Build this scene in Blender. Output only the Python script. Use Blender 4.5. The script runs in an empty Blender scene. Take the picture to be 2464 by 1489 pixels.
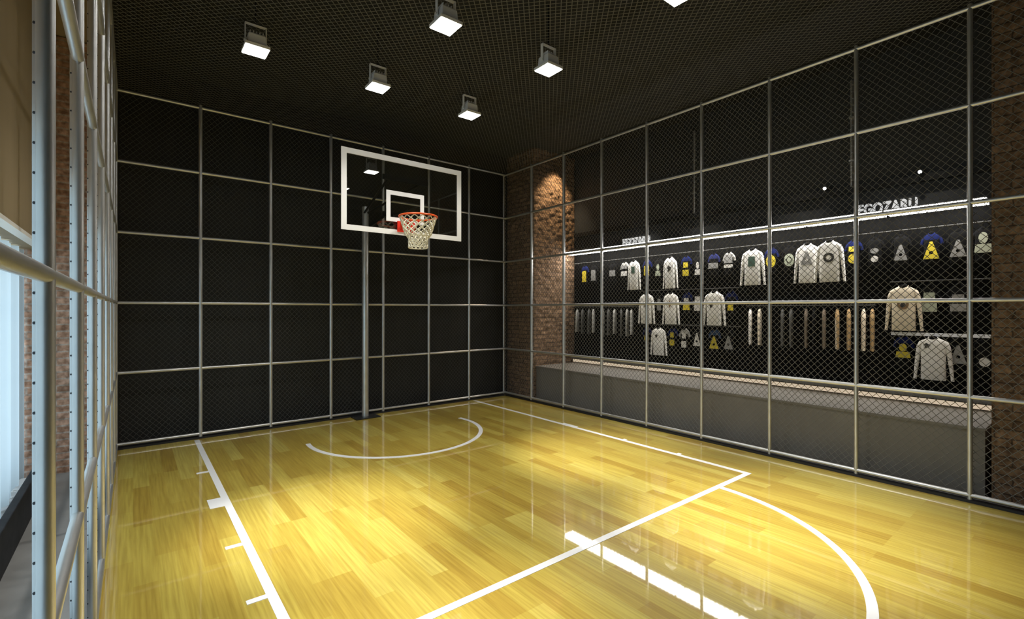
import bpy, bmesh, math, random
from mathutils import Vector, Matrix, noise
R = math.radians
PI = math.pi
random.seed(7)
S = bpy.context.scene
COL = S.collection

# ------------------------------------------------------------------ camera, world, exposure
cam = bpy.data.cameras.new('camera')
cam.sensor_width = 36.0
cam.lens = 1147.3 / 2464 * 36.0
cam.clip_start = 0.02
camo = bpy.data.objects.new('camera', cam)
camo.location = (0, 0, 1.574)
camo.rotation_euler = (R(90), 0, -0.6715)
COL.objects.link(camo)
S.camera = camo
w = bpy.data.worlds.new('world')
S.world = w
w.use_nodes = True
w.node_tree.nodes['Background'].inputs[0].default_value = (0.6, 0.65, 0.7, 1)
w.node_tree.nodes['Background'].inputs[1].default_value = 0.05
S.view_settings.view_transform = 'Standard'
S.view_settings.look = 'None'
S.view_settings.gamma = 1
S.view_settings.exposure = 0.0
S.view_settings.use_curve_mapping = False

LAMP_BROAD = 84.0      # W, every floodlight's wide beam
LAMP_POOL = 1150.0      # W, the tilted beams that draw the pools
LAMP_COL = (1.0, 0.97, 0.90)
STRIP = 16.0           # emission of the shop's linear lights
DAY = 2.9              # daylight behind the curtain

# ------------------------------------------------------------------ materials
def mat(name, col, rough=0.6, metal=0.0, **kw):
    m = bpy.data.materials.new(name)
    m.use_nodes = True
    b = m.node_tree.nodes['Principled BSDF']
    b.inputs['Base Color'].default_value = (*col, 1)
    b.inputs['Roughness'].default_value = rough
    b.inputs['Metallic'].default_value = metal
    for k, v in kw.items():
        k = k.replace('_', ' ')
        if k in b.inputs:
            b.inputs[k].default_value = v
    return m

def nodes(m):
    nt = m.node_tree
    return nt, nt.nodes, nt.links, nt.nodes['Principled BSDF']

def mottle(m, scale, c1, c2, bump=0.0, detail=6.0, stretch=(1, 1, 1), bdist=0.01):
    nt, N, L, b = nodes(m)
    tc = N.new('ShaderNodeTexCoord')
    mp = N.new('ShaderNodeMapping')
    mp.inputs['Scale'].default_value = stretch
    nz = N.new('ShaderNodeTexNoise')
    nz.inputs['Scale'].default_value = scale
    nz.inputs['Detail'].default_value = detail
    rp = N.new('ShaderNodeValToRGB')
    rp.color_ramp.elements[0].position = 0.3
    rp.color_ramp.elements[0].color = (*c1, 1)
    rp.color_ramp.elements[1].position = 0.7
    rp.color_ramp.elements[1].color = (*c2, 1)
    L.new(tc.outputs['Object'], mp.inputs[0])
    L.new(mp.outputs[0], nz.inputs['Vector'])
    L.new(nz.outputs['Fac'], rp.inputs[0])
    L.new(rp.outputs[0], b.inputs['Base Color'])
    if bump:
        bp = N.new('ShaderNodeBump')
        bp.inputs['Strength'].default_value = bump
        bp.inputs['Distance'].default_value = bdist
        L.new(nz.outputs['Fac'], bp.inputs['Height'])
        L.new(bp.outputs[0], b.inputs['Normal'])
    return m

def emit(name, col, st):
    m = mat(name, col, 0.5)
    b = m.node_tree.nodes['Principled BSDF']
    b.inputs['Emission Color'].default_value = (*col, 1)
    b.inputs['Emission Strength'].default_value = st
    return m

def wood_floor():
    m = mat('maple_boards', (0.5, 0.3, 0.07), 0.3, Coat_Weight=1.0, Coat_Roughness=0.03, Coat_IOR=1.85)
    nt, N, L, b = nodes(m)
    b.inputs['Specular IOR Level'].default_value = 0.25
    tc = N.new('ShaderNodeTexCoord')
    sp = N.new('ShaderNodeSeparateXYZ')
    cb = N.new('ShaderNodeCombineXYZ')
    L.new(tc.outputs['Object'], sp.inputs[0])
    L.new(sp.outputs['Y'], cb.inputs['X'])
    L.new(sp.outputs['X'], cb.inputs['Y'])
    br = N.new('ShaderNodeTexBrick')
    br.offset = 0.37
    br.offset_frequency = 3
    br.inputs['Scale'].default_value = 1.0
    br.inputs['Color1'].default_value = (0.0, 0.0, 0.0, 1)
    br.inputs['Color2'].default_value = (1.0, 1.0, 1.0, 1)
    br.inputs['Mortar'].default_value = (0.3, 0.3, 0.3, 1)
    br.inputs['Mortar Size'].default_value = 0.0012
    br.inputs['Brick Width'].default_value = 0.95
    br.inputs['Row Height'].default_value = 0.115
    L.new(cb.outputs[0], br.inputs['Vector'])
    rp = N.new('ShaderNodeValToRGB')
    e = rp.color_ramp.elements
    e[0].position, e[0].color = 0.0, (0.42, 0.285, 0.047, 1)
    e[1].position, e[1].color = 1.0, (0.58, 0.475, 0.11, 1)
    x = e.new(0.35); x.color = (0.49, 0.362, 0.065, 1)
    x = e.new(0.7); x.color = (0.54, 0.42, 0.082, 1)
    L.new(br.outputs['Color'], rp.inputs[0])
    mp = N.new('ShaderNodeMapping')
    mp.inputs['Scale'].default_value = (2.2, 60, 1)
    L.new(cb.outputs[0], mp.inputs[0])
    nz = N.new('ShaderNodeTexNoise')
    nz.inputs['Scale'].default_value = 1.0
    nz.inputs['Detail'].default_value = 6
    L.new(mp.outputs[0], nz.inputs['Vector'])
    r2 = N.new('ShaderNodeValToRGB')
    r2.color_ramp.elements[0].position = 0.3
    r2.color_ramp.elements[0].color = (0.78, 0.73, 0.63, 1)
    r2.color_ramp.elements[1].position = 0.65
    r2.color_ramp.elements[1].color = (1.06, 1.06, 1.03, 1)
    L.new(nz.outputs['Fac'], r2.inputs[0])
    mx = N.new('ShaderNodeMix')
    mx.data_type = 'RGBA'
    mx.blend_type = 'MULTIPLY'
    mx.inputs['Factor'].default_value = 1.0
    L.new(rp.outputs[0], mx.inputs[6])
    L.new(r2.outputs[0], mx.inputs[7])
    L.new(mx.outputs[2], b.inputs['Base Color'])
    return m

def brick_mat(name, c1, c2, mortar, bw, rh, ms, axis):
    m = mat(name, c1, 0.85)
    nt, N, L, b = nodes(m)
    tc = N.new('ShaderNodeTexCoord')
    sp = N.new('ShaderNodeSeparateXYZ')
    cb = N.new('ShaderNodeCombineXYZ')
    ad = N.new('ShaderNodeMath'); ad.operation = 'ADD'
    L.new(tc.outputs['Object'], sp.inputs[0])
    L.new(sp.outputs['X'], ad.inputs[0]); L.new(sp.outputs['Y'], ad.inputs[1])
    L.new(ad.outputs[0], cb.inputs['X'])
    L.new(sp.outputs['Z'], cb.inputs['Y'])
    br = N.new('ShaderNodeTexBrick')
    br.inputs['Scale'].default_value = 1
    br.inputs['Brick Width'].default_value = bw
    br.inputs['Row Height'].default_value = rh
    br.inputs['Mortar Size'].default_value = ms
    br.inputs['Color1'].default_value = (*c1, 1)
    br.inputs['Color2'].default_value = (*c2, 1)
    br.inputs['Mortar'].default_value = (*mortar, 1)
    L.new(cb.outputs[0], br.inputs['Vector'])
    nz = N.new('ShaderNodeTexNoise')
    nz.inputs['Scale'].default_value = 22
    nz.inputs['Detail'].default_value = 5
    L.new(tc.outputs['Object'], nz.inputs['Vector'])
    rp = N.new('ShaderNodeValToRGB')
    rp.color_ramp.elements[0].position = 0.35
    rp.color_ramp.elements[0].color = (0.55, 0.5, 0.45, 1)
    rp.color_ramp.elements[1].position = 0.65
    rp.color_ramp.elements[1].color = (1.3, 1.3, 1.3, 1)
    L.new(nz.outputs['Fac'], rp.inputs[0])
    mx = N.new('ShaderNodeMix'); mx.data_type = 'RGBA'; mx.blend_type = 'MULTIPLY'
    mx.inputs['Factor'].default_value = 1
    L.new(br.outputs['Color'], mx.inputs[6]); L.new(rp.outputs[0], mx.inputs[7])
    L.new(mx.outputs[2], b.inputs['Base Color'])
    bp = N.new('ShaderNodeBump'); bp.inputs['Strength'].default_value = 0.6; bp.inputs['Distance'].default_value = 0.012
    L.new(nz.outputs['Fac'], bp.inputs['Height'])
    L.new(bp.outputs[0], b.inputs['Normal'])
    return m

M = {}
M['wood'] = wood_floor()
M['paint'] = mat('white_court_paint', (0.86, 0.86, 0.86), 0.35, Coat_Weight=0.6, Coat_Roughness=0.05)
M['steel'] = mottle(mat('grey_painted_steel', (0.62, 0.62, 0.61), 0.36, 0.8), 9, (0.58, 0.58, 0.57), (0.66, 0.66, 0.65))
M['dot'] = mat('dark_screw_holes', (0.03, 0.03, 0.035), 0.6)
M['mesh'] = mat('dull_expanded_metal', (0.14, 0.135, 0.122), 0.6, 0.0)
M['mesh_shaded'] = mat('shaded_expanded_metal', (0.045, 0.044, 0.04), 0.6)  # same mesh as the right wall, colour darkened to keep the back dim
M['mesh_lid'] = mat('dark_expanded_metal', (0.085, 0.082, 0.07), 0.6)
M['black_wall'] = mottle(mat('black_wall_paint', (0.012, 0.012, 0.010), 0.7), 3, (0.010, 0.010, 0.008), (0.015, 0.015, 0.012), stretch=(6, 6, 0.4))
M['black_ceil'] = mottle(mat('black_ceiling_paint', (0.010, 0.010, 0.008), 0.8), 2, (0.009, 0.009, 0.007), (0.013, 0.013, 0.010))
M['shop_wall'] = mottle(mat('charcoal_wall_panel', (0.03, 0.032, 0.034), 0.6), 2, (0.028, 0.030, 0.032), (0.036, 0.038, 0.040))
M['slat'] = mottle(mat('black_display_board', (0.004, 0.004, 0.004), 0.8, Specular_IOR_Level=0.05), 5, (0.0035, 0.0035, 0.0035), (0.005, 0.005, 0.005))
M['concrete'] = mottle(mat('grey_screed', (0.2, 0.2, 0.2), 0.6), 4, (0.20, 0.20, 0.195), (0.26, 0.26, 0.255), bump=0.05)
M['bench'] = mottle(mat('warm_grey_bench_board', (0.18, 0.17, 0.15), 0.5), 3, (0.17, 0.16, 0.143), (0.20, 0.188, 0.168))
M['kerb'] = mat('black_rubber_kerb', (0.012, 0.012, 0.014), 0.5)
M['stone'] = brick_mat('rough_brown_stone', (0.17, 0.105, 0.058), (0.25, 0.155, 0.088), (0.08, 0.05, 0.03), 0.22, 0.075, 0.006, 0)
M['redbrick'] = brick_mat('worn_pinkish_brick', (0.36, 0.21, 0.14), (0.46, 0.29, 0.21), (0.40, 0.33, 0.28), 0.20, 0.065, 0.008, 0)
M['beige'] = mottle(mat('beige_bulkhead_paint', (0.30, 0.235, 0.14), 0.6), 1.2, (0.28, 0.22, 0.13), (0.33, 0.26, 0.16), stretch=(1, 3, 0.4))
M['white'] = mat('white_enamel', (0.92, 0.92, 0.91), 0.35)
M['black_metal'] = mat('black_metal', (0.02, 0.02, 0.02), 0.35, 0.4)
M['sill_black'] = mottle(mat('black_low_rail', (0.012, 0.012, 0.013), 0.6, Specular_IOR_Level=0.2), 12, (0.008, 0.008, 0.009), (0.022, 0.022, 0.025))
M['rim'] = mat('orange_red_enamel', (0.80, 0.11, 0.02), 0.35)
M['bracket'] = mat('red_enamel', (0.78, 0.035, 0.015), 0.4)
M['net'] = mottle(mat('cream_cord', (0.75, 0.70, 0.55), 0.8), 60, (0.66, 0.62, 0.48), (0.80, 0.76, 0.60))
M['glass'] = mat('clear_board_glass', (0.82, 0.86, 0.84), 0.0, Transmission_Weight=1.0, IOR=1.95)
M['lamp_body'] = mat('light_grey_cast_metal', (0.78, 0.77, 0.74), 0.5)
M['lens'] = emit('floodlight_lens', (1.0, 0.99, 0.96), 28.0)
M['strip'] = emit('linear_light_diffuser', (1.0, 0.97, 0.93), STRIP)
M['strip_body'] = mat('linear_light_body', (0.04, 0.04, 0.036), 0.5)
M['warm_led'] = emit('warm_led_strip', (1.0, 0.80, 0.58), 0.5)
M['cool_led'] = emit('neutral_led_lip', (1.0, 0.95, 0.88), 1.2)
M['spot_lens'] = emit('small_spot_lens', (1.0, 0.98, 0.95), 6.0)
M['sign'] = emit('backlit_sign_face', (0.95, 0.96, 0.95), 0.55)
M['sign'].node_tree.nodes['Principled BSDF'].inputs['Base Color'].default_value = (0.25, 0.25, 0.25, 1)
M['rail_white'] = mat('white_hanging_rail', (0.75, 0.76, 0.8), 0.3)
M['rail_dark'] = mat('dull_hanging_rail', (0.035, 0.034, 0.03), 0.8)
M['day'] = emit('daylight_pane', (0.72, 0.88, 1.0), DAY)

def curtain_mat():
    m = bpy.data.materials.new('sheer_curtain_cloth')
    m.use_nodes = True
    nt = m.node_tree
    N, L = nt.nodes, nt.links
    N.remove(N['Principled BSDF'])
    out = N['Material Output']
    d = N.new('ShaderNodeBsdfDiffuse'); d.inputs[0].default_value = (0.50, 0.54, 0.55, 1)
    t = N.new('ShaderNodeBsdfTranslucent'); t.inputs[0].default_value = (0.40, 0.45, 0.47, 1)
    a = N.new('ShaderNodeMixShader'); a.inputs[0].default_value = 0.65
    L.new(d.outputs[0], a.inputs[1]); L.new(t.outputs[0], a.inputs[2])
    L.new(a.outputs[0], out.inputs[0])
    return m
M['curtain'] = curtain_mat()

def cloth(name, c, r=0.9):
    k = 0.88
    return mottle(mat(name, c, r, Specular_IOR_Level=0.15), 45, tuple(v * k for v in c), c, bump=0.1, bdist=0.003)
M['c_white'] = cloth('white_jersey', (0.86, 0.84, 0.80))
M['c_cream'] = cloth('cream_jersey', (0.86, 0.76, 0.60))
M['c_black'] = cloth('black_jersey', (0.006, 0.006, 0.0065))
M['c_grey'] = cloth('grey_marl_jersey', (0.42, 0.41, 0.38))
M['c_dgrey'] = cloth('charcoal_jersey', (0.11, 0.11, 0.105))
M['c_blue'] = cloth('royal_blue_jersey', (0.008, 0.014, 0.08))
M['c_steel'] = cloth('slate_blue_jersey', (0.04, 0.07, 0.14))
M['c_navy'] = cloth('navy_jersey', (0.02, 0.025, 0.10))
M['c_tan'] = cloth('tan_jersey', (0.50, 0.34, 0.17))
M['c_brown'] = cloth('grey_brown_jersey', (0.20, 0.16, 0.12))
M['p_yellow'] = mat('yellow_print', (0.66, 0.52, 0.03), 0.6)
M['p_white'] = mat('white_print', (0.62, 0.60, 0.56), 0.6)
M['p_grey'] = mat('grey_print', (0.25, 0.245, 0.235), 0.6)
M['p_black'] = mat('black_print', (0.02, 0.018, 0.016), 0.6)
M['p_green'] = mat('dull_green_print', (0.05, 0.10, 0.07), 0.6)
M['p_pale'] = mat('pale_green_print', (0.38, 0.41, 0.31), 0.6)
M['p_brown'] = mat('brown_print', (0.22, 0.13, 0.06), 0.6)

# ------------------------------------------------------------------ mesh helpers
class MB:
    def __init__(self):
        self.bm = bmesh.new()
    def faces(self, vs, fs, mi=0):
        v = [self.bm.verts.new(p) for p in vs]
        for f in fs:
            try:
                q = self.bm.faces.new([v[i] for i in f]); q.material_index = mi
            except ValueError:
                pass
        return v
    def box(self, a, b, mi=0):
        x0, y0, z0 = a; x1, y1, z1 = b
        self.faces([(x0,y0,z0),(x1,y0,z0),(x1,y1,z0),(x0,y1,z0),(x0,y0,z1),(x1,y0,z1),(x1,y1,z1),(x0,y1,z1)],
                   [(0,3,2,1),(4,5,6,7),(0,1,5,4),(1,2,6,5),(2,3,7,6),(3,0,4,7)], mi)
    def tube(self, p, q, r, n=14, r2=None, mi=0, cap=True):
        p, q = Vector(p), Vector(q)
        d = (q - p).normalized()
        u = d.cross(Vector((0,0,1)) if abs(d.z) < .9 else Vector((1,0,0))).normalized()
        v = d.cross(u)
        r2 = r if r2 is None else r2
        A = [p + (u*math.cos(2*PI*i/n) + v*math.sin(2*PI*i/n))*r for i in range(n)]
        B = [q + (u*math.cos(2*PI*i/n) + v*math.sin(2*PI*i/n))*r2 for i in range(n)]
        fs = [(i, (i+1) % n, n+(i+1) % n, n+i) for i in range(n)]
        if cap: fs += [tuple(range(n))[::-1], tuple(range(n, 2*n))]
        self.faces(A+B, fs, mi)
    def bar(self, p, q, w, t, up=(0,0,1), mi=0):
        # diamond-section strand, w wide across, t thick along 'up'
        p, q, up = Vector(p), Vector(q), Vector(up)
        d = (q-p).normalized(); s = d.cross(up).normalized()
        o = [s*w/2, up*t/2, -s*w/2, -up*t/2]
        self.faces([p+x for x in o]+[q+x for x in o], [(0,1,5,4),(1,2,6,5),(2,3,7,6),(3,0,4,7)], mi)
    def loft(self, rings, mi=0, cap=True):
        n = len(rings[0]); vs = [p for r in rings for p in r]; fs = []
        for k in range(len(rings)-1):
            for i in range(n):
                fs.append((k*n+i, k*n+(i+1) % n, (k+1)*n+(i+1) % n, (k+1)*n+i))
        if cap:
            fs.append(tuple(range(n))[::-1]); fs.append(tuple(range((len(rings)-1)*n, len(rings)*n)))
        self.faces(vs, fs, mi)
    def torus(self, c, Rr, r, n=40, m=10, mi=0):
        c = Vector(c); rings = []
        for i in range(n):
            a = 2*PI*i/n
            rings.append([c + Vector(((Rr+r*math.cos(2*PI*j/m))*math.cos(a), (Rr+r*math.cos(2*PI*j/m))*math.sin(a), r*math.sin(2*PI*j/m))) for j in range(m)])
        vs = [p for q in rings for p in q]
        self.faces(vs, [(i*m+j, ((i+1) % n)*m+j, ((i+1) % n)*m+(j+1) % m, i*m+(j+1) % m) for i in range(n) for j in range(m)], mi)
    def build(self, name, mats, parent=None, smooth=False, bevel=0.0, loc=None, rz=None):
        bmesh.ops.recalc_face_normals(self.bm, faces=self.bm.faces)
        me = bpy.data.meshes.new(name)
        self.bm.to_mesh(me); self.bm.free()
        for m in (mats if isinstance(mats, (list, tuple)) else [mats]):
            me.materials.append(m)
        if smooth:
            for p in me.polygons: p.use_smooth = True
            try: me.set_sharp_from_angle(angle=R(40))
            except Exception: pass
        o = bpy.data.objects.new(name, me)
        COL.objects.link(o)
        if parent is not None: o.parent = parent
        if loc is not None: o.location = loc
        if rz is not None: o.rotation_euler = (0, 0, rz)
        if bevel:
            b = o.modifiers.new('bevel', 'BEVEL'); b.width = bevel; b.segments = 2; b.limit_method = 'ANGLE'
        return o

def tag(o, label, cat, group=None):
    o['label'] = label; o['category'] = cat
    if group: o['group'] = group
    return o
def empty(name, label, cat, loc=(0,0,0), rz=0, group=None):
    o = bpy.data.objects.new(name, None); COL.objects.link(o)
    o.empty_display_size = 0.1
    o.location = loc; o.rotation_euler = (0, 0, rz)
    return tag(o, label, cat, group)
def struct(o):
    o['kind'] = 'structure'; return o
def boxobj(name, a, b, m, parent=None, bevel=0.0):
    k = MB(); k.box(a, b); return k.build(name, m, parent, bevel=bevel)

# ------------------------------------------------------------------ the setting
XL, XR, YB, ZT = -0.150, 5.36, 6.94, 4.04      # cage planes
YN = -0.85                                     # near end of the cage
XF, XW, YP = 5.56, 6.58, 6.37                  # shop: bench front, display wall, pillar face
struct(boxobj('floor', (XL-0.01, -1.45, -0.05), (XR+0.01, YB+0.03, 0.0), M['wood']))
struct(boxobj('floor_concrete', (-1.0, -1.5, -0.12), (7.3, 7.3, -0.051), M['concrete']))
struct(boxobj('floor_left', (-1.0, -1.5, -0.05), (XL-0.011, 7.15, -0.001), M['concrete']))
struct(boxobj('floor_right', (XR+0.011, -1.5, -0.05), (7.3, 7.15, -0.001), M['concrete']))
struct(boxobj('wall_back', (-1.0, 7.15, -0.1), (7.3, 7.3, 4.7), M['black_wall']))
struct(boxobj('wall_front', (-1.0, -1.65, -0.1), (7.3, -1.5, 4.7), M['black_wall']))
struct(boxobj('wall_right', (XW+0.01, -1.5, -0.1), (7.3, 7.15, 4.7), M['shop_wall']))
struct(boxobj('ceiling', (-1.15, -1.65, 4.45), (7.3, 7.3, 4.7), M['black_ceil']))
# left wall: bulkhead, window band, end piece
k = MB(); k.box((-1.15, -1.65, -0.1), (-1.0, 7.3, 0.02)); k.box((-1.15, -1.65, 2.3), (-1.0, 7.3, 4.7)); k.box((-1.15, 6.25, 0.02), (-1.0, 7.3, 2.3)); k.box((-1.15, -1.65, 0.02), (-1.0, -1.4, 2.3))
struct(k.build('wall_left', M['beige']))
struct(boxobj('ceiling_bulkhead', (-0.999, -1.5, 2.13), (-0.60, 6.265, 4.449), M['beige']))
struct(boxobj('trim_1', (-0.66, -1.49, 2.10), (-0.595, 6.25, 2.128), M['white']))
struct(boxobj('ceiling_left', (-0.599, -1.5, 4.2), (XL-0.08, 7.149, 4.449), M['beige']))
k = MB(); k.box((-1.06, -1.38, 0.02), (-1.04, 6.24, 2.3))
win = struct(k.build('window_1', M['day']))
k = MB()
for y in (-1.35, 0.1, 1.63, 3.2, 4.7, 6.2): k.box((-1.035, y-0.03, 0.02), (-1.003, y+0.03, 2.3))
k.box((-1.035, -1.38, 0.02), (-1.003, 6.24, 0.08))
k.build('window_frame', M['white'], win)
# curtain: folded sheet
k = MB()
n = 900; pts = []
for i in range(n+1):
    y = -1.38 + 7.62*i/n
    a = 0.018*math.sin(y*38 + 1.5*math.sin(y*5)) + 0.012*math.sin(y*17+2)
    pts.append((-0.80 + a, y))
for i in range(n):
    (x0, y0), (x1, y1) = pts[i], pts[i+1]
    k.faces([(x0,y0,0.02),(x1,y1,0.02),(x1,y1,2.12),(x0,y0,2.12)], [(0,1,2,3)])
tag(k.build('curtain', M['curtain'], smooth=True), 'pale sheer floor-length curtain drawn across the window on the left', 'curtain')
# low black rail in front of the curtain
tag(boxobj('low_rail', (-0.65, -1.45, 0.0), (-0.60, 6.0, 0.27), M['sill_black'], bevel=0.006), 'low black kick rail on the floor in front of the curtain', 'rail')
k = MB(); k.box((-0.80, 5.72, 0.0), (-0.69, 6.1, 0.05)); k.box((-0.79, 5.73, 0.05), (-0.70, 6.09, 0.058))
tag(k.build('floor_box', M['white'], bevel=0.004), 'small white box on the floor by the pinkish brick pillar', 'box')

def pillar(name, x0, x1, y0, y1, z1, m, amp, step, cell):
    # four rough sides, displaced relief
    k = MB()
    def side(fn, L, nrm):
        nu, nv = max(2, int(L/step)), int(z1/step)
        g = []
        for j in range(nv+1):
            row = []
            for i in range(nu+1):
                p = Vector(fn(L*i/nu, z1*j/nv))
                d = noise.voronoi(Vector((p.x/cell[0]+p.y/cell[0], p.z/cell[1], p.x*1.3-p.y*1.1)))[0]
                e = amp*(1.0 - min(1.0, d[0]*1.3)) + 0.35*amp*noise.noise(p*18)
                edge = 0 if i in (0, nu) else 1
                row.append(k.bm.verts.new(p + nrm*e*edge))
            g.append(row)
        for j in range(nv):
            for i in range(nu):
                k.bm.faces.new((g[j][i], g[j][i+1], g[j+1][i+1], g[j+1][i]))
    side(lambda u, z: (x0, y1-u, z), y1-y0, Vector((-1,0,0)))
    side(lambda u, z: (x0+u, y0, z), x1-x0, Vector((0,-1,0)))
    k.faces([(x1,y0,0),(x1,y1,0),(x1,y1,z1),(x1,y0,z1)], [(0,1,2,3)])
    k.faces([(x0,y1,0),(x1,y1,0),(x1,y1,z1),(x0,y1,z1)], [(0,1,2,3)])
    o = k.build(name, m, smooth=True)
    return struct(o)
pillar('pillar_back', XF, XW, YP, 7.14, 4.44, M['stone'], 0.035, 0.022, (0.12, 0.075))
pillar('pillar_right', XF, XW, -1.3, 0.62, 4.44, M['stone'], 0.03, 0.03, (0.12, 0.075))
pillar('pillar_left', -0.83, -0.30, 6.28, 7.14, 4.19, M['redbrick'], 0.006, 0.03, (0.05, 0.04))

# ------------------------------------------------------------------ court markings
fl = bpy.data.objects['floor']
MARKS = [0]
def mark(name, pts_list):
    k = MB(); MARKS[0] += 1; zt = 0.002 + 0.00012*MARKS[0]
    for poly in pts_list:
        n = len(poly)
        k.faces([(x, y, 0.0) for x, y in poly] + [(x, y, zt) for x, y in poly],
                [tuple(range(n)), tuple(range(n, 2*n))] + [(i, (i+1) % n, n+(i+1) % n, n+i) for i in range(n)])
    return k.build(name, M['paint'], fl)
def rect(x0, y0, x1, y1): return [(x0,y0),(x1,y0),(x1,y1),(x0,y1)]
LX0, LX1, FY = 0.60, 4.62, 2.175
mark('lane_line', [rect(LX0-0.026, FY, LX0+0.026, 6.86)])
mark('lane_line', [rect(LX1-0.026, FY, LX1+0.026, 6.86)])
mark('free_throw_line', [rect(-0.05, FY-0.026, LX1+0.026, FY+0.026)])
for y, hw in ((5.46, .022), (4.53, .11), (3.63, .022), (2.885, .022)):
    mark('lane_tick', [rect(LX0-0.125, y-hw, LX0-0.0262, y+hw)])
for y, hw in ((4.59, .13), (3.67, .022), (2.935, .022)):
    mark('lane_tick', [rect(LX1+0.0262, y-hw, LX1+0.06, y+hw)])
def arc(c, r, a0, a1, wd, n=72):
    out = []
    for i in range(n):
        a, b = R(a0+(a1-a0)*i/n), R(a0+(a1-a0)*(i+1)/n)
        ri, ro = r-wd/2, r+wd/2
        out.append([(c[0]+ri*math.cos(a), c[1]+ri*math.sin(a)), (c[0]+ro*math.cos(a), c[1]+ro*math.sin(a)),
                    (c[0]+ro*math.cos(b), c[1]+ro*math.sin(b)), (c[0]+ri*math.cos(b), c[1]+ri*math.sin(b))])
    return out
mark('free_throw_arc', arc((2.61, FY), 1.457, 180, 360, 0.052))
mark('restricted_arc', arc((2.66, 5.71), 1.067, 172, 370, 0.052))

# ------------------------------------------------------------------ the cage
RAILZ = [4.04, 3.245, 2.447, 1.65, 0.858, 0.055]
def lattice(origin, u, v, n, W, H, pu=0.060, pv=0.065, wd=0.0049, th=0.003):
    # expanded-metal panel: two families of straight strands clipped to W x H
    k = MB(); o, u, v, n = Vector(origin), Vector(u), Vector(v), Vector(n)
    for sgn in (1, -1):
        sl = pv/pu*sgn
        c0, c1 = (-H/pv - 1, W/pu + 1) if sgn > 0 else (-1, W/pu + H/pv + 1)
        i = math.floor(c0)
        while i < c1:
            a = i*pu   # crosses v=0 at u=a
            # param v from 0..H : u = a + v/sl
            va, vb = 0.0, H
            ua, ub = a, a + H/sl
            t0, t1 = 0.0, 1.0
            du = ub-ua
            lo, hi = sorted(((0-ua)/du, (W-ua)/du))
            t0, t1 = max(t0, lo), min(t1, hi)
            if t1 - t0 > 1e-3:
                p = o + u*(ua+du*t0) + v*(H*t0); q = o + u*(ua+du*t1) + v*(H*t1)
                k.bar(p + n*th*0.3*sgn, q + n*th*0.3*sgn, wd, th, up=n)
            i += 1
    return k
PR = 0.024
def post_mesh(x, y, out, pr=0.018, fl=0.016, screws=False, z1=4.07):
    # round tube with an angle flange on its outer side (out = unit vector away from the court)
    k = MB()
    k.tube((x, y, 0), (x, y, z1), pr, 18)
    o = Vector((out[0], out[1], 0)); s = Vector((-o.y, o.x, 0)); c0 = Vector((x, y, 0))
    # wedge-shaped flange on the outer side, carrying the mesh screws
    f0, f1 = c0 + o*(pr-0.003) + s*0.005, c0 + o*(pr+fl) - s*0.002
    P = [f0, f1, c0 + o*(pr+fl) - s*0.006, c0 + o*(pr-0.005) - s*0.006]
    k.faces([(c.x, c.y, 0.0) for c in P] + [(c.x, c.y, z1) for c in P],
            [(0,3,2,1),(4,5,6,7),(0,1,5,4),(1,2,6,5),(2,3,7,6),(3,0,4,7)])
    if screws:
        z = 0.05; m_ = (f0+f1)/2; d = (f1-f0).normalized(); nn = Vector((d.y, -d.x, 0))
        if nn.dot(s) < 0: nn = -nn
        while z < 4.0:
            p, q = m_ - nn*0.001, m_ + nn*0.0012
            k.tube((p.x, p.y, z), (q.x, q.y, z), 0.0032, 8, mi=1)
            z += 0.065
    return k
# right side
cr = empty('cage_wall', 'tall grey tube and wire mesh cage wall between court and clothing display', 'cage wall', (XR, 3.0, 0), group='cage walls around the court')
def inv(o): return (-o.location.x, -o.location.y, -o.location.z)
def child(k, name, m, par, smooth=False, **kw):
    o = k.build(name, m, par, smooth=smooth, **kw)
    o.location = (-par.location.x, -par.location.y, -par.location.z)
    return o
ys = [6.995 - 0.784*i for i in range(11)]
for i, y in enumerate(ys): child(post_mesh(XR, y, (1, 0)), 'post', M['steel'], cr, True)
for z in RAILZ:
    k = MB(); k.tube((XR, ys[-1], z), (XR, ys[0], z), 0.018, 14); child(k, 'rail', M['steel'], cr, True)
for i in range(10):
    child(lattice((XR+PR+0.004, ys[i], 0.05), (0,-1,0), (0,0,1), (1,0,0), 0.784, 3.99), 'mesh_panel', M['mesh'], cr)
k = MB(); k.box((XR-0.03, ys[-1], 0.0), (XR+0.03, 6.9, 0.022)); child(k, 'kerb', M['kerb'], cr)
# back
cb_ = empty('cage_wall', 'grey tube and wire mesh cage wall against the black wall behind the hoop', 'cage wall', (2.6, YB, 0), group='cage walls around the court')
xs = [4.561 - 0.783*i for i in range(6)]
for x in xs: child(post_mesh(x, YB, (0, 1), pr=0.022), 'post', M['steel'], cb_, True)
for z in RAILZ:
    k = MB(); k.tube((XL, YB, z), (XR, YB, z), 0.019, 14); child(k, 'rail', M['steel'], cb_, True)
xe = [XR-0.03] + xs + [XL+0.03]
for i in range(7):
    child(lattice((xe[i+1], YB+PR+0.004, 0.05), (1,0,0), (0,0,1), (0,1,0), xe[i]-xe[i+1], 3.99), 'mesh_panel', M['mesh_shaded'], cb_)
k = MB(); k.box((XL, YB-0.03, 0.0), (XR-0.04, YB+0.02, 0.022)); child(k, 'kerb', M['kerb'], cb_)
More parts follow.
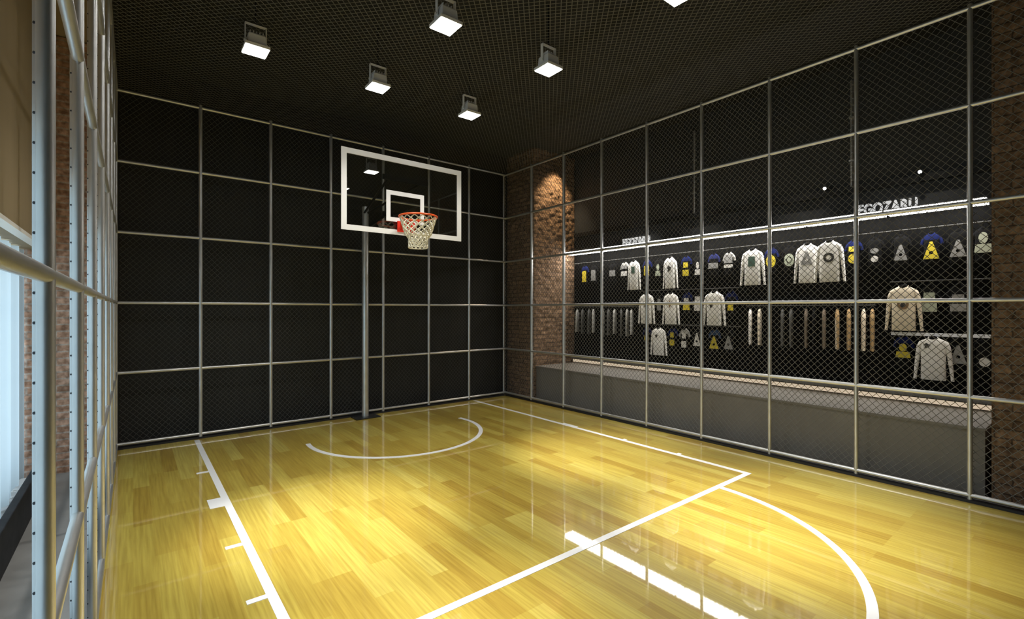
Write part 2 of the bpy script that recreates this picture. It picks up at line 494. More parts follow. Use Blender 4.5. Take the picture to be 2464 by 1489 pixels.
# left
cl = empty('cage_wall', 'open grey post and rail cage wall beside the curtained window', 'cage wall', (XL, 3.0, 0), group='cage walls around the court')
yl = [6.94 - 0.784*i for i in range(11)]
for y in yl: child(post_mesh(XL, y, (-1, 0), pr=0.0165, fl=0.005, screws=True), 'post', [M['steel'], M['dot']], cl, True)
for z in RAILZ:
    k = MB(); k.tube((XL, yl[-1], z), (XL, yl[0], z), 0.018, 14); child(k, 'rail', M['steel'], cl, True)
# mesh lid of the cage
lid = tag(lattice((XL, YN, ZT+0.03), (1,0,0), (0,1,0), (0,0,1), XR-XL, YB-YN, wd=0.0075).build('ceiling_mesh', M['mesh_lid']), 'dark wire mesh stretched flat over the court under the black ceiling', 'mesh ceiling')

# ------------------------------------------------------------------ floodlights
def floodlight(loc, label, broad, pool=None):
    t = empty('floodlight', label, 'ceiling light', loc, 0, 'square floodlights hanging over the court')
    # origin at the middle of the glowing face
    k = MB()
    h = 0.098
    rings = []
    for z, s in ((0.004, h), (0.03, h), (0.035, 0.072), (0.12, 0.066), (0.135, 0.05)):
        rings.append([(-s,-s,z),(s,-s,z),(s,s,z),(-s,s,z)])
    k.loft(rings)
    for i in range(5):
        x = -0.05 + 0.025*i
        k.box((x-0.003, -0.05, 0.135), (x+0.003, 0.05, 0.155))
    k.build('housing', M['lamp_body'], t, bevel=0.003)
    k = MB(); k.box((-h+0.008, -h+0.008, -0.002), (h-0.008, h-0.008, 0.006)); k.build('lens', M['lens'], t)
    k = MB()
    for s in (-1, 1):
        k.box((s*0.082-0.003, -0.016, 0.06), (s*0.082+0.003, 0.016, 0.225))
        k.tube((s*0.07, 0, 0.075), (s*0.093, 0, 0.075), 0.012, 10)
    k.box((-0.085, -0.016, 0.222), (0.085, 0.016, 0.228))
    k.build('yoke', M['lamp_body'], t)
    k = MB(); k.tube((0, 0, 0.226), (0, 0, 4.45-loc[2]), 0.008, 8); k.build('drop_rod', M['black_metal'], t)
    def spot(energy, size, blend, aim):
        l = bpy.data.lights.new('beam', 'SPOT'); l.energy = energy; l.color = LAMP_COL
        l.spot_size = R(size); l.spot_blend = blend; l.shadow_soft_size = 0.07
        o = bpy.data.objects.new('beam', l); COL.objects.link(o); o.parent = t
        o.location = (0, 0, -0.012)
        d = Vector(aim).normalized()
        o.rotation_euler = d.to_track_quat('-Z', 'Y').to_euler()
    spot(broad, 120, 0.7, (0, 0, -1))
    if pool:
        tx, ty, e, size = pool
        spot(e, size, 1.0, (tx-loc[0], ty-loc[1], -loc[2]))
    return t
LX, LY, LZ = (0.84, 1.955, 3.07), (4.66, 3.31, 1.94), 3.83
info = {
 (0, 0): ('square floodlight farthest left, over the lane line by the back cage', None),
 (1, 0): ('square floodlight at the middle of the row nearest the hoop', None),
 (2, 0): ('small square floodlight closest to the hoop and the brick pillar', None),
 (0, 1): ('square floodlight over the left lane line, second row from the hoop', (1.22, 3.66, 1.0, 36)),
 (1, 1): ('largest fully seen square floodlight, middle of the second row from hoop', None),
 (2, 1): ('square floodlight on the right of the second row, nearer the display', (4.08, 3.50, 1.0, 38)),
 (0, 2): ('square floodlight over the left lane line, row nearest the camera', (1.10, 2.0, 0.7, 34)),
 (1, 2): ('square floodlight over the free throw line, middle of nearest row', None),
 (2, 2): ('square floodlight cut off by the top edge of the picture', (3.9, 1.5, 1.35, 44)),
}
for (i, j), (lab, pool) in info.items():
    p = None
    if pool: p = (pool[0], pool[1], LAMP_POOL*pool[2], pool[3])
    floodlight((LX[i], LY[j], LZ), lab, LAMP_BROAD, p)

# ------------------------------------------------------------------ basketball hoop
HX, HY = 2.655, 5.45
hoop = empty('basketball_hoop', 'glass backboard basketball hoop with orange rim on a grey pole', 'basketball hoop', (2.66, 6.80, 0))
def hc(k, name, m, par=hoop, **kw):
    o = k.build(name, m, par, **kw)
    if par is hoop: o.location = (-2.66, -6.80, 0)
    return o
k = MB(); k.tube((2.66, 6.80, 0.01), (2.66, 6.80, 3.05), 0.048, 20); k.tube((2.66, 6.80, 3.05), (2.66, 6.80, 3.07), 0.05, 20); hc(k, 'pole', M['steel'], smooth=True)
k = MB(); k.box((2.48, 6.66, 0.0), (2.84, 6.90, 0.016)); hc(k, 'base_plate', M['black_metal'], bevel=0.004)
k = MB()
for zz, z2 in ((2.72, 2.75), (2.98, 3.18)):
    for s in (-1, 1):
        k.tube((2.66+s*0.02, 6.79, zz), (HX+s*0.22, HY+0.03, z2), 0.016, 10)
k.box((HX-0.30, HY+0.012, 2.70), (HX+0.30, HY+0.035, 2.76)); k.box((HX-0.30, HY+0.012, 3.15), (HX+0.30, HY+0.035, 3.21))
hc(k, 'arm', M['black_metal'], smooth=True)
BX0, BX1, BZ0, BZ1 = 1.847, 3.448, 2.487, 3.428
k = MB(); k.box((BX0+0.01, HY-0.006, BZ0+0.01), (BX1-0.01, HY+0.006, BZ1-0.01))
board = hc(k, 'backboard', M['glass'])
def frame_mesh(x0, x1, z0, z1, wd, ya, yb):
    k = MB()
    k.box((x0, ya, z0), (x0+wd, yb, z1)); k.box((x1-wd, ya, z0), (x1, yb, z1))
    k.box((x0+wd, ya, z0), (x1-wd, yb, z0+wd)); k.box((x0+wd, ya, z1-wd), (x1-wd, yb, z1)); return k
frame_mesh(BX0, BX1, BZ0, BZ1, 0.062, HY-0.016, HY-0.006).build('board_frame', M['white'], board)
frame_mesh(2.39, 2.895, 2.645, 3.02, 0.052, HY-0.011, HY-0.006).build('target_square', M['white'], board)
RZ, RYc, RR = 2.675, 5.135, 0.222
k = MB(); k.torus((HX, RYc, RZ), RR, 0.011, 48, 10); rim = hc(k, 'rim', M['rim'], smooth=True)
k = MB()
k.box((HX-0.13, HY-0.030, RZ-0.15), (HX+0.10, HY-0.017, RZ-0.02))
k.faces([(HX-0.06, HY-0.02, RZ+0.012), (HX+0.06, HY-0.02, RZ+0.012), (HX+0.05, RYc+RR-0.01, RZ+0.008), (HX-0.05, RYc+RR-0.01, RZ+0.008),
         (HX-0.06, HY-0.02, RZ-0.006), (HX+0.06, HY-0.02, RZ-0.006), (HX+0.05, RYc+RR-0.01, RZ-0.006), (HX-0.05, RYc+RR-0.01, RZ-0.006)],
        [(0,1,2,3),(7,6,5,4),(0,4,5,1),(1,5,6,2),(2,6,7,3),(3,7,4,0)])
for s in (-1, 1):
    k.tube((HX+s*0.09, HY-0.025, RZ-0.11), (HX+s*0.11, RYc+RR*0.85, RZ-0.006), 0.012, 8)
k.build('bracket', M['bracket'], rim)
k = MB()
def nr(t):   # net radius down its length
    return 0.216*(1-t)**1.0 + 0.105*t if t < 0.55 else (0.216*0.45+0.105*0.55) + (0.112-(0.216*0.45+0.105*0.55))*min(1, (t-0.55)/0.15)
NS, NH = 14, 0.36
for sg in (1, -1):
    for i in range(NS):
        prev = None
        for s in range(0, 25):
            t = s/24; a = 2*PI*(i/NS + sg*t*0.36)
            p = Vector((HX+nr(t)*math.cos(a), RYc+nr(t)*math.sin(a), RZ-0.008-NH*t))
            if prev is not None: k.tube(prev, p, 0.0066, 6, cap=False)
            prev = p
for t, r in ((1.0, 0.006), (0.62, 0.006)):
    k.torus((HX, RYc, RZ-0.008-NH*t), nr(t), r, 32, 6)
k.build('net', M['net'], rim, smooth=True)

# ------------------------------------------------------------------ clothing display beyond the cage
bench = empty('display_bench', 'long low grey bench running below the clothes between two brick pillars', 'bench', (6.0, 3.5, 0))
k = MB(); k.box((XF+0.02, 0.66, 0.0), (XW, YP-0.04, 0.555)); child(k, 'carcass', M['bench'], bench)
k = MB(); k.box((XF, 0.655, 0.555), (XW, YP-0.04, 0.58)); child(k, 'top', M['bench'], bench, bevel=0.003)
k = MB(); k.box((6.45, 0.655, 0.66), (XW, YP-0.04, 0.715)); child(k, 'back_ledge', M['bench'], bench)
k = MB(); k.box((6.50, 0.66, 0.595), (6.52, YP-0.04, 0.64)); child(k, 'warm_light_strip', M['warm_led'], bench)
k = MB(); k.box((6.44, 0.66, 0.70), (6.45, YP-0.04, 0.725)); child(k, 'light_lip', M['cool_led'], bench)
# black board the clothes hang on, header beam above
struct(boxobj('trim_2', (XW-0.03, 0.63, 0.725), (XW+0.009, YP-0.04, 2.62), M['slat']))
struct(boxobj('trim_3', (XW-0.06, 0.63, 2.93), (XW+0.009, YP-0.04, 3.00), M['black_metal']))
# linear lights
SEG = [6.33, 5.59, 4.78, 3.98, 3.16, 2.325, 1.52, 0.72]
ordn = ['first', 'second', 'third', 'fourth', 'fifth', 'sixth', 'seventh', 'eighth', 'ninth', 'tenth']
for i in range(7):
    a, b = SEG[i+1]+0.008, SEG[i]-0.008
    t = empty('linear_light', ('white linear light above the clothes, %s from the brick pillar by the hoop' % ordn[i]), 'light', (6.42, (a+b)/2, 2.6), 0, 'linear lights above the clothes')
    k = MB(); k.box((6.225, a, 2.6205), (XW-0.031, b, 2.630)); child(k, 'light_body', M['strip_body'], t)
    k = MB(); k.box((6.22, a+0.01, 2.586), (6.47, b-0.01, 2.620)); child(k, 'diffuser', M['strip'], t)

def sign(y_left, y_right, label, zb=2.655, zt=2.775):
    cu = bpy.data.curves.new('sign', 'FONT'); cu.body = 'EGOZARU'; cu.size = 1.0; cu.extrude = 0.06; cu.offset = 0.028
    cu.space_character = 1.06
    o = bpy.data.objects.new('tmp', cu); COL.objects.link(o)
    bpy.context.view_layer.update()
    dg = bpy.context.evaluated_depsgraph_get()
    me = bpy.data.meshes.new_from_object(o.evaluated_get(dg))
    bpy.data.objects.remove(o)
    xs_ = [v.co.x for v in me.vertices]; ys_ = [v.co.y for v in me.vertices]
    x0, x1, y0, y1 = min(xs_), max(xs_), min(ys_), max(ys_)
    W = y_left - y_right
    for v in me.vertices:
        u = (v.co.x-x0)/(x1-x0)-0.5; t = (v.co.y-y0)/(y1-y0)
        v.co = Vector((-v.co.z*0.25, -u*W, t*(zt-zb)))
    me.materials.clear(); me.materials.append(M['sign'])
    ob = bpy.data.objects.new('shop_sign', me); COL.objects.link(ob)
    ob.location = (6.47, (y_left+y_right)/2, zb-0.014)
    bm = bmesh.new(); bm.from_mesh(me); bmesh.ops.recalc_face_normals(bm, faces=bm.faces); bm.to_mesh(me); bm.free()
    tag(ob, label, 'sign', 'white letter signs standing on the light strip')
sign(1.80, 1.275, 'white block letters standing on the light strip, nearer sign')
sign(5.13, 4.60, 'small white block letters on the light strip, sign nearer the hoop')

for y, lab in ((2.13, 'left one of two tiny spotlights on the beam over the light strip'), (1.25, 'right one of two tiny spotlights on the beam, above the letter sign')):
    t = empty('spotlight', lab, 'spotlight', (6.46, y, 3.0), 0, 'tiny spotlights on the beam')
    k = MB(); k.tube((0.055, 0, 0.0), (0.055, 0, 0.03), 0.012, 10); k.tube((0.07, 0, 0.035), (-0.01, 0, 0.015), 0.022, 12); k.build('head', M['black_metal'], t, smooth=True)
    k = MB(); k.tube((-0.0101, 0, 0.015), (-0.013, 0, 0.0145), 0.018, 12); k.build('spot_lens', M['spot_lens'], t)
for y, lab in ((3.88, 'thin grey conduit on the upper shop wall, nearer the hoop'), (1.89, 'thin grey conduit on the upper shop wall, above the letter sign')):
    k = MB(); k.tube((XW-0.012, y, 3.0), (XW-0.012, y, 4.24), 0.018, 10)
    for z in (3.3, 3.8): k.box((XW-0.032, y-0.024, z), (XW+0.009, y+0.024, z+0.02))
    tag(k.build('conduit', M['steel'], smooth=True), lab, 'pipe', 'conduits on the upper wall')

# hanging rails
def rail(y0, y1, z, m, label, x=6.435):
    t = empty('hanging_rail', label, 'clothes rail', (x, (y0+y1)/2, z), 0, 'clothes rails on the display wall')
    L_ = (y1-y0)/2
    k = MB(); k.tube((0, -L_, 0), (0, L_, 0), 0.008, 10); k.build('bar', m, t, smooth=True)
    for s in (-1, 1):
        k = MB(); k.tube((0, s*(L_-0.03), 0), (XW-0.031-x, s*(L_-0.03), 0), 0.007, 8); k.build('bracket', m, t, smooth=True)
rail(0.72, 6.25, 2.42, M['rail_dark'], 'long dark clothes rail right under the light strip')
rail(3.15, 4.78, 1.87, M['rail_dark'], 'dark clothes rail with the middle row of printed tops, nearer the hoop')
rail(0.72, 1.50, 1.87, M['rail_dark'], 'short dark rail carrying the cream top with round print')
rail(3.15, 4.78, 1.34, M['rail_dark'], 'lowest dark clothes rail above the bench, nearer the hoop')
t = empty('hanging_rail', 'short bright white flat rail below the cream top with round print', 'clothes rail', (6.435, 1.105, 1.315), 0, 'clothes rails on the display wall')
k = MB(); k.box((-0.008, -0.385, -0.017), (0.008, 0.385, 0.017)); k.build('bar', M['rail_white'], t, bevel=0.002)
for s in (-1, 1):
    k = MB(); k.tube((0.008, s*0.36, 0), (XW-0.031-6.435, s*0.36, 0), 0.007, 8); k.build('bracket', M['rail_white'], t)
rail(4.84, 6.25, 1.62, M['rail_dark'], 'dark rail of edge-on garments beside the brick pillar', x=6.40)
rail(1.62, 3.04, 1.62, M['rail_dark'], 'dark rail of edge-on garments below the white sweatshirts', x=6.40)

# ------------------------------------------------------------------ garments
def sup(n, a, b, e):
    out = []
    for i in range(n):
        t = 2*PI*i/n; c, s = math.cos(t), math.sin(t)
        out.append((a*math.copysign(abs(c)**(2/e), c), b*math.copysign(abs(s)**(2/e), s)))
    return out
TPROF = [(-1.0, .46, .80), (-.97, .47, .95), (-.6, .465, .95), (-.34, .475, 1.0), (-.22, .48, 1.0), (-.12, .475, .95), (-.075, .45, .85), (-.04, .34, .75), (-.015, .24, .6), (0.0, .19, .5), (0.012, .17, .42)]
def torso(W, H, D, part='all'):
    # origin: centre of the neck opening; hangs down to -H
    prof = TPROF if part == 'all' else (TPROF[:5] if part == 'lower' else TPROF[4:])
    k = MB(); rings = []
    for z, a, d in prof:
        rings.append([(x, y*(1+0.10*math.sin(x*70+z*11)), z*H) for x, y in sup(28, a*W, d*D, 3.4)])
    k.loft(rings); return k
def sleeve(W, H, D, s, long):
    if long: pts = [(.34, -.09, .10), (.45, -.13, .115), (.53, -.22, .11), (.59, -.42, .095), (.645, -.70, .08), (.685, -.92, .062), (.69, -.955, .067), (.70, -1.0, .064)]
    else: pts = [(.34, -.11, .12), (.46, -.16, .13), (.55, -.26, .125), (.60, -.36, .12)]
    P = [Vector((s*x*W, 0, z*H)) for x, z, r in pts]; rings = []
    for i, (x, z, r) in enumerate(pts):
        d = (P[min(i+1, len(P)-1)] - P[max(i-1, 0)]).normalized()
        e = Vector((-d.z, 0, d.x))
        rings.append([P[i] + e*(r*W*math.cos(2*PI*j/14)) + Vector((0, min(D*0.85, r*W)*math.sin(2*PI*j/14), 0)) for j in range(14)])
    k = MB(); k.loft(rings); return k
def printmesh(kind, w_, h_, cz, y):
    k = MB()
    def poly(pts):
        n = len(pts)
        k.faces([(a, y, b) for a, b in pts] + [(a, y-0.002, b) for a, b in pts], [tuple(range(n)), tuple(range(n, 2*n))] + [(i, (i+1) % n, n+(i+1) % n, n+i) for i in range(n)])
    if kind == 'triangle':
        # triangle with a round hole at its heart
        T = [(-w_/2, cz-h_/2), (w_/2, cz-h_/2), (0.08*w_, cz+h_/2), (-0.08*w_, cz+h_/2)]
        ox, oz = 0.0, cz-0.14*h_
        def hit(a):
            dx, dz = math.cos(a), math.sin(a); best = 9
            for i in range(4):
                (ax, az), (bx, bz) = T[i], T[(i+1) % 4]
                ex, ez = bx-ax, bz-az; den = dx*ez-dz*ex
                if abs(den) < 1e-9: continue
                t_ = ((ax-ox)*ez-(az-oz)*ex)/den; u_ = ((ax-ox)*dz-(az-oz)*dx)/den
                if t_ > 0 and -1e-6 <= u_ <= 1+1e-6: best = min(best, t_)
            return (ox+dx*best, oz+dz*best)
        angs = sorted([2*PI*i/24 for i in range(24)] + [math.atan2(z_-oz, x_-ox) % (2*PI) for x_, z_ in T])
        for a0, a1 in zip(angs, angs[1:]+[angs[0]+2*PI]):
            if a1-a0 < 1e-4: continue
            r_ = 0.13*w_
            poly([(ox+r_*math.cos(a0), oz+r_*math.sin(a0)), hit(a0), hit(a1), (ox+r_*math.cos(a1), oz+r_*math.sin(a1))])
    elif kind == 'disc':
        poly([(w_/2*math.cos(2*PI*i/24), cz+h_/2*math.sin(2*PI*i/24)) for i in range(24)])
    elif kind == 'ring':
        for i in range(24):
            a, b = 2*PI*i/24, 2*PI*(i+1)/24
            poly([(w_/2*math.cos(a), cz+h_/2*math.sin(a)), (w_/2*math.cos(b), cz+h_/2*math.sin(b)), (w_*.27*math.cos(b), cz+h_*.27*math.sin(b)), (w_*.27*math.cos(a), cz+h_*.27*math.sin(a))])
    elif kind == 'block':
        poly([(-w_/2, cz-h_/2), (w_/2, cz-h_/2), (w_*.46, cz+h_/2), (-w_*.46, cz+h_/2)])
    elif kind == 'bars':
        poly([(-w_/2, cz-h_/2), (w_/2, cz-h_/2), (w_/2, cz-h_*.05), (-w_/2, cz-h_*.05)])
        poly([(-w_*.4, cz+h_*.12), (w_*.4, cz+h_*.12), (w_*.36, cz+h_/2), (-w_*.36, cz+h_/2)])
    elif kind == 'blot':
        random.seed(3)
        poly([((w_/2)*(0.75+0.25*math.sin(5*2*PI*i/26))*math.cos(2*PI*i/26), cz+(h_/2)*(0.8+0.2*math.cos(3*2*PI*i/26))*math.sin(2*PI*i/26)) for i in range(26)])
    elif kind == 'figure':   # round head over a broad base
        poly([(w_*.26*math.cos(2*PI*i/18), cz+h_*.22+h_*.28*math.sin(2*PI*i/18)) for i in range(18)])
        poly([(-w_/2, cz-h_/2), (w_/2, cz-h_/2), (w_*.42, cz-h_*.08), (-w_*.42, cz-h_*.08)])
    return k
def collar(W, D):
    k = MB(); n = 24; rings = []
    for i in range(n):
        a = 2*PI*i/n
        c = Vector((.185*W*math.cos(a), .47*D*math.sin(a), 0.004 - (0.02 if math.sin(a) < 0 else 0)*abs(math.sin(a))))
        d = Vector((math.cos(a), math.sin(a), 0))
        rings.append([c + d*0.005*math.cos(2*PI*j/6) + Vector((0,0,0.006*math.sin(2*PI*j/6))) for j in range(6)])
    vs = [p for r in rings for p in r]
    k.faces(vs, [(i*6+j, ((i+1) % n)*6+j, ((i+1) % n)*6+(j+1) % 6, i*6+(j+1) % 6) for i in range(n) for j in range(6)])
    return k
def hanger(W, top, dy=0.0, side=False):
    # bar in the shoulders, stem bending towards the rail, hook closed over it
    k = MB()
    k.tube((-.36*W, 0, -.03), (0, 0, 0.004), 0.004, 6); k.tube((.36*W, 0, -.03), (0, 0, 0.004), 0.004, 6)
    pts = [Vector((0, 0, 0.004)), Vector((0, dy*0.4, top*0.45)), Vector((0, dy, top-0.013))]
    for i in range(1, 10):
        a = R(-90 + 30*i)
        c, d = 0.013*math.cos(a), 0.013*math.sin(a)
        pts.append(Vector((c, dy, top+d)) if side else Vector((0, dy+c, top+d)))
    for p, q in zip(pts, pts[1:]): k.tube(p, q, 0.0025, 6)
    return k
def garment(kind, x, y, z, rz, label, body, sleeves=None, pr=None, group=None, W=None, H=None, D=None, hook=0.05, col=None, dy=0.0, side=False):
    # kind 'tee' or 'sweatshirt'; z = neck height
    long = kind == 'sweatshirt'
    W = W or (0.20 if long else 0.132); H = H or (0.47 if long else 0.33); D = D or (0.032 if long else 0.028)
    t = empty(kind, label, 'sweatshirt' if long else 't-shirt', (x, y, z), rz, group)
    if sleeves and sleeves != body:
        torso(W, H, D, 'lower').build('body', M[body], t, smooth=True)
        torso(W, H, D, 'upper').build('yoke', M[sleeves], t, smooth=True)
    else:
        torso(W, H, D).build('body', M[body], t, smooth=True)
    for s in (-1, 1):
        o = sleeve(W, H, D, s, long).build('sleeve', M[sleeves or body], t, smooth=True)
        if sleeves and sleeves != body: o['label'] = {'c_blue': 'blue sleeve', 'c_grey': 'grey sleeve', 'c_steel': 'slate blue sleeve', 'c_navy': 'navy sleeve', 'c_tan': 'tan sleeve', 'c_cream': 'cream sleeve'}.get(sleeves, 'contrasting sleeve')
    k = MB(); rings = []
    for j in range(1, 8):
        a_ = PI*j/8 - PI/2
        rings.append([(.165*W*math.cos(a_)*math.cos(2*PI*i/16), -.42*D + .40*D*math.cos(a_)*math.sin(2*PI*i/16), -.002 + .024*math.sin(a_)) for i in range(16)])
    k.loft(rings); k.build('neck_opening', M['c_black'], t, smooth=True)
    collar(W, D).build('collar', M[col or sleeves or body], t, smooth=True)
    for p in (pr or []):
        m_, kd, w_, h_, cz = p[:5]
        o = printmesh(kd, w_, h_, cz, -D-0.0005).build('print', M[m_], t)
        if len(p) > 5: o.location.x = p[5]
    hanger(W, hook, dy, side).build('hanger', M['black_metal'], t)
    return t
RW = -PI/2
GX = 6.40
def wall_top(kind, y, z, label, body, sleeves=None, pr=None, group=None, xo=0.0, **kw):
    return garment(kind, GX + xo if kind == 'sweatshirt' else GX + 0.07, y, z, RW, label, body, sleeves, pr, group, dy=0.035 - xo if kind == 'sweatshirt' else -0.035, hook=HOOK[z] if y > 1.5 or z > Z3 else 0.03, **kw)
G1, G2, G3 = 'printed tops on the top rail', 'printed tops on the middle rails', 'printed tops on the lowest rails'
Z1, Z2, Z3 = 2.365, 1.82, 1.285
HOOK = {Z1: 0.055, Z2: 0.05, Z3: 0.055}
def tee(y, z, label, g, sl, *pr, **kw): return wall_top('tee', y, z, label, 'c_black', sl, list(pr), g, **kw)
def sw(y, z, label, g, body, *pr, **kw): return wall_top('sweatshirt', y, z, label, body, None, list(pr), g, **kw)
# top rail, from the pillar towards the camera
tee(5.99, Z1, 'black t-shirt with blue sleeves and tall yellow print, nearest the brick pillar', G1, 'c_blue', ('p_yellow', 'block', .10, .20, -.19))
tee(5.77, Z1, 'black t-shirt with tall grey print, second from the pillar on the top rail', G1, None, ('p_grey', 'block', .11, .19, -.18))
tee(5.34, Z1, 'black t-shirt with one small grey square, left of the grey-sleeved t-shirt', G1, None, ('p_grey', 'block', .13, .10, -.17))
tee(5.09, Z1, 'black t-shirt with grey sleeves and pale square, left of a narrow white sweatshirt', G1, 'c_grey', ('p_white', 'block', .13, .08, -.19), ('p_grey', 'block', .12, .06, -.08))
sw(4.85, Z1, 'narrow white sweatshirt with dark green print, first sweatshirt from the pillar on top rail', G1, 'c_white', ('p_green', 'block', .07, .11, -.15), W=.175)
tee(4.64, Z1, 'black t-shirt with blue sleeves and yellow print between two narrow white sweatshirts', G1, 'c_blue', ('p_yellow', 'block', .10, .15, -.17))
tee(4.43, Z1, 'black t-shirt with pale oval print between two narrow white sweatshirts', G1, None, ('p_pale', 'figure', .10, .19, -.17))
sw(4.18, Z1, 'narrow white sweatshirt with black print, second sweatshirt from the pillar on top rail', G1, 'c_white', ('p_black', 'blot', .08, .10, -.17), W=.175)
tee(3.95, Z1, 'black t-shirt with blue sleeves and stacked yellow print, right of two narrow white sweatshirts', G1, 'c_blue', ('p_yellow', 'bars', .10, .20, -.19))
tee(3.76, Z1, 'black t-shirt with narrow white figure print, partly behind a cage post, top rail', G1, None, ('p_white', 'figure', .09, .19, -.19))
tee(3.52, Z1, 'black t-shirt with navy sleeves and wide grey bar print on the top rail', G1, 'c_navy', ('p_grey', 'block', .15, .08, -.17))
tee(3.30, Z1, 'black t-shirt with grey sleeves and white bar print, left of the green-print sweatshirt', G1, 'c_grey', ('p_grey', 'block', .12, .12, -.09), ('p_white', 'block', .13, .045, -.19))
sw(2.95, Z1, 'white sweatshirt with a square dull green print, alone on the top rail', G1, 'c_white', ('p_green', 'block', .09, .13, -.16), W=.22)
tee(2.74, Z1, 'black t-shirt with blue sleeves and round yellow print, right of green-print sweatshirt', G1, 'c_blue', ('p_yellow', 'disc', .12, .16, -.17))
tee(2.52, Z1, 'black t-shirt with pale round face print, left of the paired white sweatshirts', G1, None, ('p_pale', 'ring', .12, .16, -.17), ('p_pale', 'disc', .05, .07, -.17))
sw(2.295, Z1, 'white sweatshirt with grey triangle print, left of the overlapping pair', G1, 'c_white', ('p_grey', 'triangle', .13, .16, -.17), W=.205)
sw(2.04, Z1, 'white sweatshirt with round black ring print, right of the overlapping pair', G1, 'c_white', ('p_black', 'ring', .11, .11, -.19), W=.215, xo=-0.068)
tee(1.84, Z1, 'black t-shirt with blue sleeves and two yellow prints, right of the paired white sweatshirts', G1, 'c_blue', ('p_yellow', 'disc', .10, .11, -.21), ('p_yellow', 'block', .09, .06, -.10))
tee(1.64, Z1, 'black t-shirt with small white disc low on the front, below the letter sign', G1, None, ('p_white', 'disc', .07, .07, -.23), ('p_grey', 'disc', .08, .06, -.14))
tee(1.41, Z1, 'black t-shirt with grey triangle, left of the yellow triangle t-shirt on top rail', G1, None, ('p_grey', 'triangle', .12, .17, -.18))
tee(1.16, Z1, 'black t-shirt with blue sleeves and yellow triangle on the top rail', G1, 'c_blue', ('p_yellow', 'triangle', .13, .18, -.18))
tee(0.955, Z1, 'black t-shirt with grey triangle, right of the yellow triangle t-shirt on top rail', G1, None, ('p_grey', 'triangle', .13, .17, -.18))
tee(0.775, Z1, 'black t-shirt with large pale print at the far right end of the top rail', G1, None, ('p_pale', 'figure', .13, .20, -.14))
# middle rails
sw(4.61, Z2, 'greyish white sweatshirt behind a cage post, first on the middle rail near hoop', G2, 'c_white', ('p_grey', 'blot', .08, .08, -.17), W=.21)
tee(4.41, Z2, 'black t-shirt with dim grey print between two white sweatshirts, middle rail', G2, None, ('p_grey', 'bars', .07, .18, -.17))
sw(4.17, Z2, 'white sweatshirt with small brown print on the middle rail, beside bright yellow t-shirt', G2, 'c_white', ('p_brown', 'blot', .05, .13, -.16))
tee(3.94, Z2, 'black t-shirt with blue sleeves and bright yellow print on the middle rail', G2, 'c_blue', ('p_yellow', 'block', .11, .09, -.21), ('p_white', 'block', .08, .05, -.10))
tee(3.76, Z2, 'black t-shirt with cream print behind a cage post, middle rail', G2, None, ('p_white', 'bars', .11, .21, -.16))
sw(3.48, Z2, 'wide white sweatshirt with small black chest print on the middle rail', G2, 'c_white', ('p_black', 'blot', .06, .07, -.19, -.03), W=.225)
tee(3.27, Z2, 'black t-shirt with blue sleeves and small yellow print, right of wide white sweatshirt', G2, 'c_blue', ('p_yellow', 'block', .08, .08, -.22))
sw(1.375, Z2, 'large cream sweatshirt with brown ring print above the white rail', G2, 'c_cream', ('p_brown', 'ring', .10, .11, -.19), ('p_black', 'disc', .045, .05, -.20), W=.215)
tee(1.175, Z2, 'black t-shirt with pale green print, right of the large cream sweatshirt', G2, None, ('p_pale', 'bars', .12, .20, -.17))
tee(0.955, Z2, 'black t-shirt with split grey print, at right end of the middle rail', G2, None, ('p_grey', 'bars', .12, .17, -.18))
# lowest rails
tee(4.64, Z3, 'black t-shirt with blue sleeves and small yellow print, first on the lowest rail', G3, 'c_blue', ('p_yellow', 'block', .09, .07, -.17))
sw(4.385, Z3, 'white sweatshirt with small black chest print on the lowest rail near hoop', G3, 'c_white', ('p_black', 'blot', .05, .06, -.12, -.02), H=.42)
tee(4.18, Z3, 'black t-shirt with blue sleeves and two yellow blocks on the lowest rail', G3, 'c_blue', ('p_yellow', 'bars', .08, .20, -.16))
tee(3.98, Z3, 'black t-shirt with white figure print on the lowest rail', G3, 'c_grey', ('p_white', 'bars', .08, .22, -.17))
tee(3.77, Z3, 'black t-shirt with white triangle behind a cage post, lowest rail', G3, None, ('p_white', 'triangle', .12, .19, -.15))
tee(3.51, Z3, 'black t-shirt with slate blue sleeves and yellow triangle on the lowest rail', G3, 'c_steel', ('p_yellow', 'triangle', .14, .17, -.18))
tee(3.30, Z3, 'black t-shirt with grey triangle, last on the lowest rail near hoop', G3, None, ('p_grey', 'triangle', .13, .18, -.17))
tee(1.39, Z3, 'black t-shirt with blue sleeves and square yellow print under the white rail', G3, 'c_blue', ('p_yellow', 'figure', .13, .15, -.15))
sw(1.135, Z3, 'light beige sweatshirt with small black chest print under the white rail', G3, 'c_white', ('p_black', 'blot', .06, .06, -.08, -.045), W=.21, H=.43)
tee(0.955, Z3, 'black t-shirt with speckled grey triangle under the white rail', G3, None, ('p_grey', 'triangle', .13, .18, -.16))
tee(0.765, Z3, 'black t-shirt with small white round print at right end under the white rail', G3, None, ('p_white', 'disc', .08, .09, -.22))
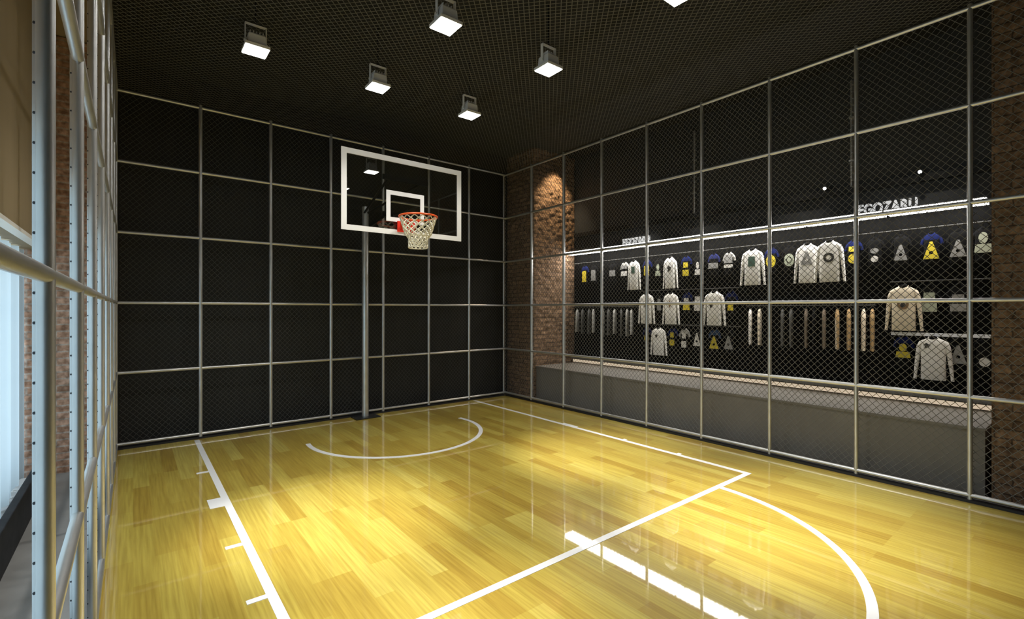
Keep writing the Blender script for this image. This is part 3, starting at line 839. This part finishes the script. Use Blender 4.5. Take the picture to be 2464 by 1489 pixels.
# racks of garments hanging edge-on
cols1 = ['c_grey', 'c_dgrey', 'c_dgrey', 'c_grey', 'c_grey', 'c_dgrey', 'c_grey', 'c_dgrey', 'c_grey', 'c_grey']
names = {'c_grey': 'grey', 'c_dgrey': 'charcoal', 'c_white': 'white', 'c_cream': 'cream', 'c_tan': 'tan', 'c_brown': 'grey-brown', 'c_black': 'black'}
ys1 = [6.12, 5.99, 5.83, 5.73, 5.51, 5.38, 5.25, 5.11, 4.99, 4.90]
for i, (y, c) in enumerate(zip(ys1, cols1)):
    garment('sweatshirt', GX, y, 1.575, PI + .5 + random.uniform(-.1, .1), '%s garment hanging edge-on, %s from the pillar on the left rack' % (names[c], ordn[i]), c,
            group='edge-on garments on the rack by the pillar', W=0.13, H=0.44 if i % 3 else .41, D=0.018, hook=0.045, side=True)
cols2 = ['c_white', 'c_cream', 'c_dgrey', 'c_dgrey', 'c_brown', 'c_black', 'c_brown', 'c_cream', 'c_tan', 'c_cream', 'c_tan']
ys2 = [2.98, 2.86, 2.58, 2.48, 2.31, 2.22, 2.12, 1.985, 1.87, 1.73, 1.65]
ordn.append('eleventh')
for i, (y, c) in enumerate(zip(ys2, cols2)):
    garment('sweatshirt', GX, y, 1.575, PI + .28 + random.uniform(-.1, .1), '%s garment hanging edge-on, %s from the left on the rack below the white sweatshirts' % (names[c], ordn[i]), c,
            'c_tan' if i == 7 else None, group='edge-on garments on the rack below the white sweatshirts', W=0.14, H=0.46, D=0.02, hook=0.045, side=True)

# ------------------------------------------------------------------ unseen shop spots: one on the stone pillar, the rest added for the clothes
def area_spot(loc, aim, e, size, col, soft=0.04, blend=0.6):
    l = bpy.data.lights.new('unseen_spot', 'SPOT'); l.energy = e; l.color = col; l.spot_size = R(size); l.spot_blend = blend; l.shadow_soft_size = soft
    o = bpy.data.objects.new('unseen_spot', l); COL.objects.link(o); o.location = loc
    o.rotation_euler = (Vector(aim)-Vector(loc)).to_track_quat('-Z', 'Y').to_euler()
area_spot((6.05, 5.95, 4.35), (6.05, 6.36, 3.2), 130, 70, (1.0, 0.74, 0.45))
for y in (4.85, 3.75, 2.45, 1.2):  # added spots without fixtures, to brighten the clothes and bench
    area_spot((5.78, y, 4.25), (6.42, y, 1.55), 150, 42, (1.0, 0.93, 0.82), 0.05, 0.9)
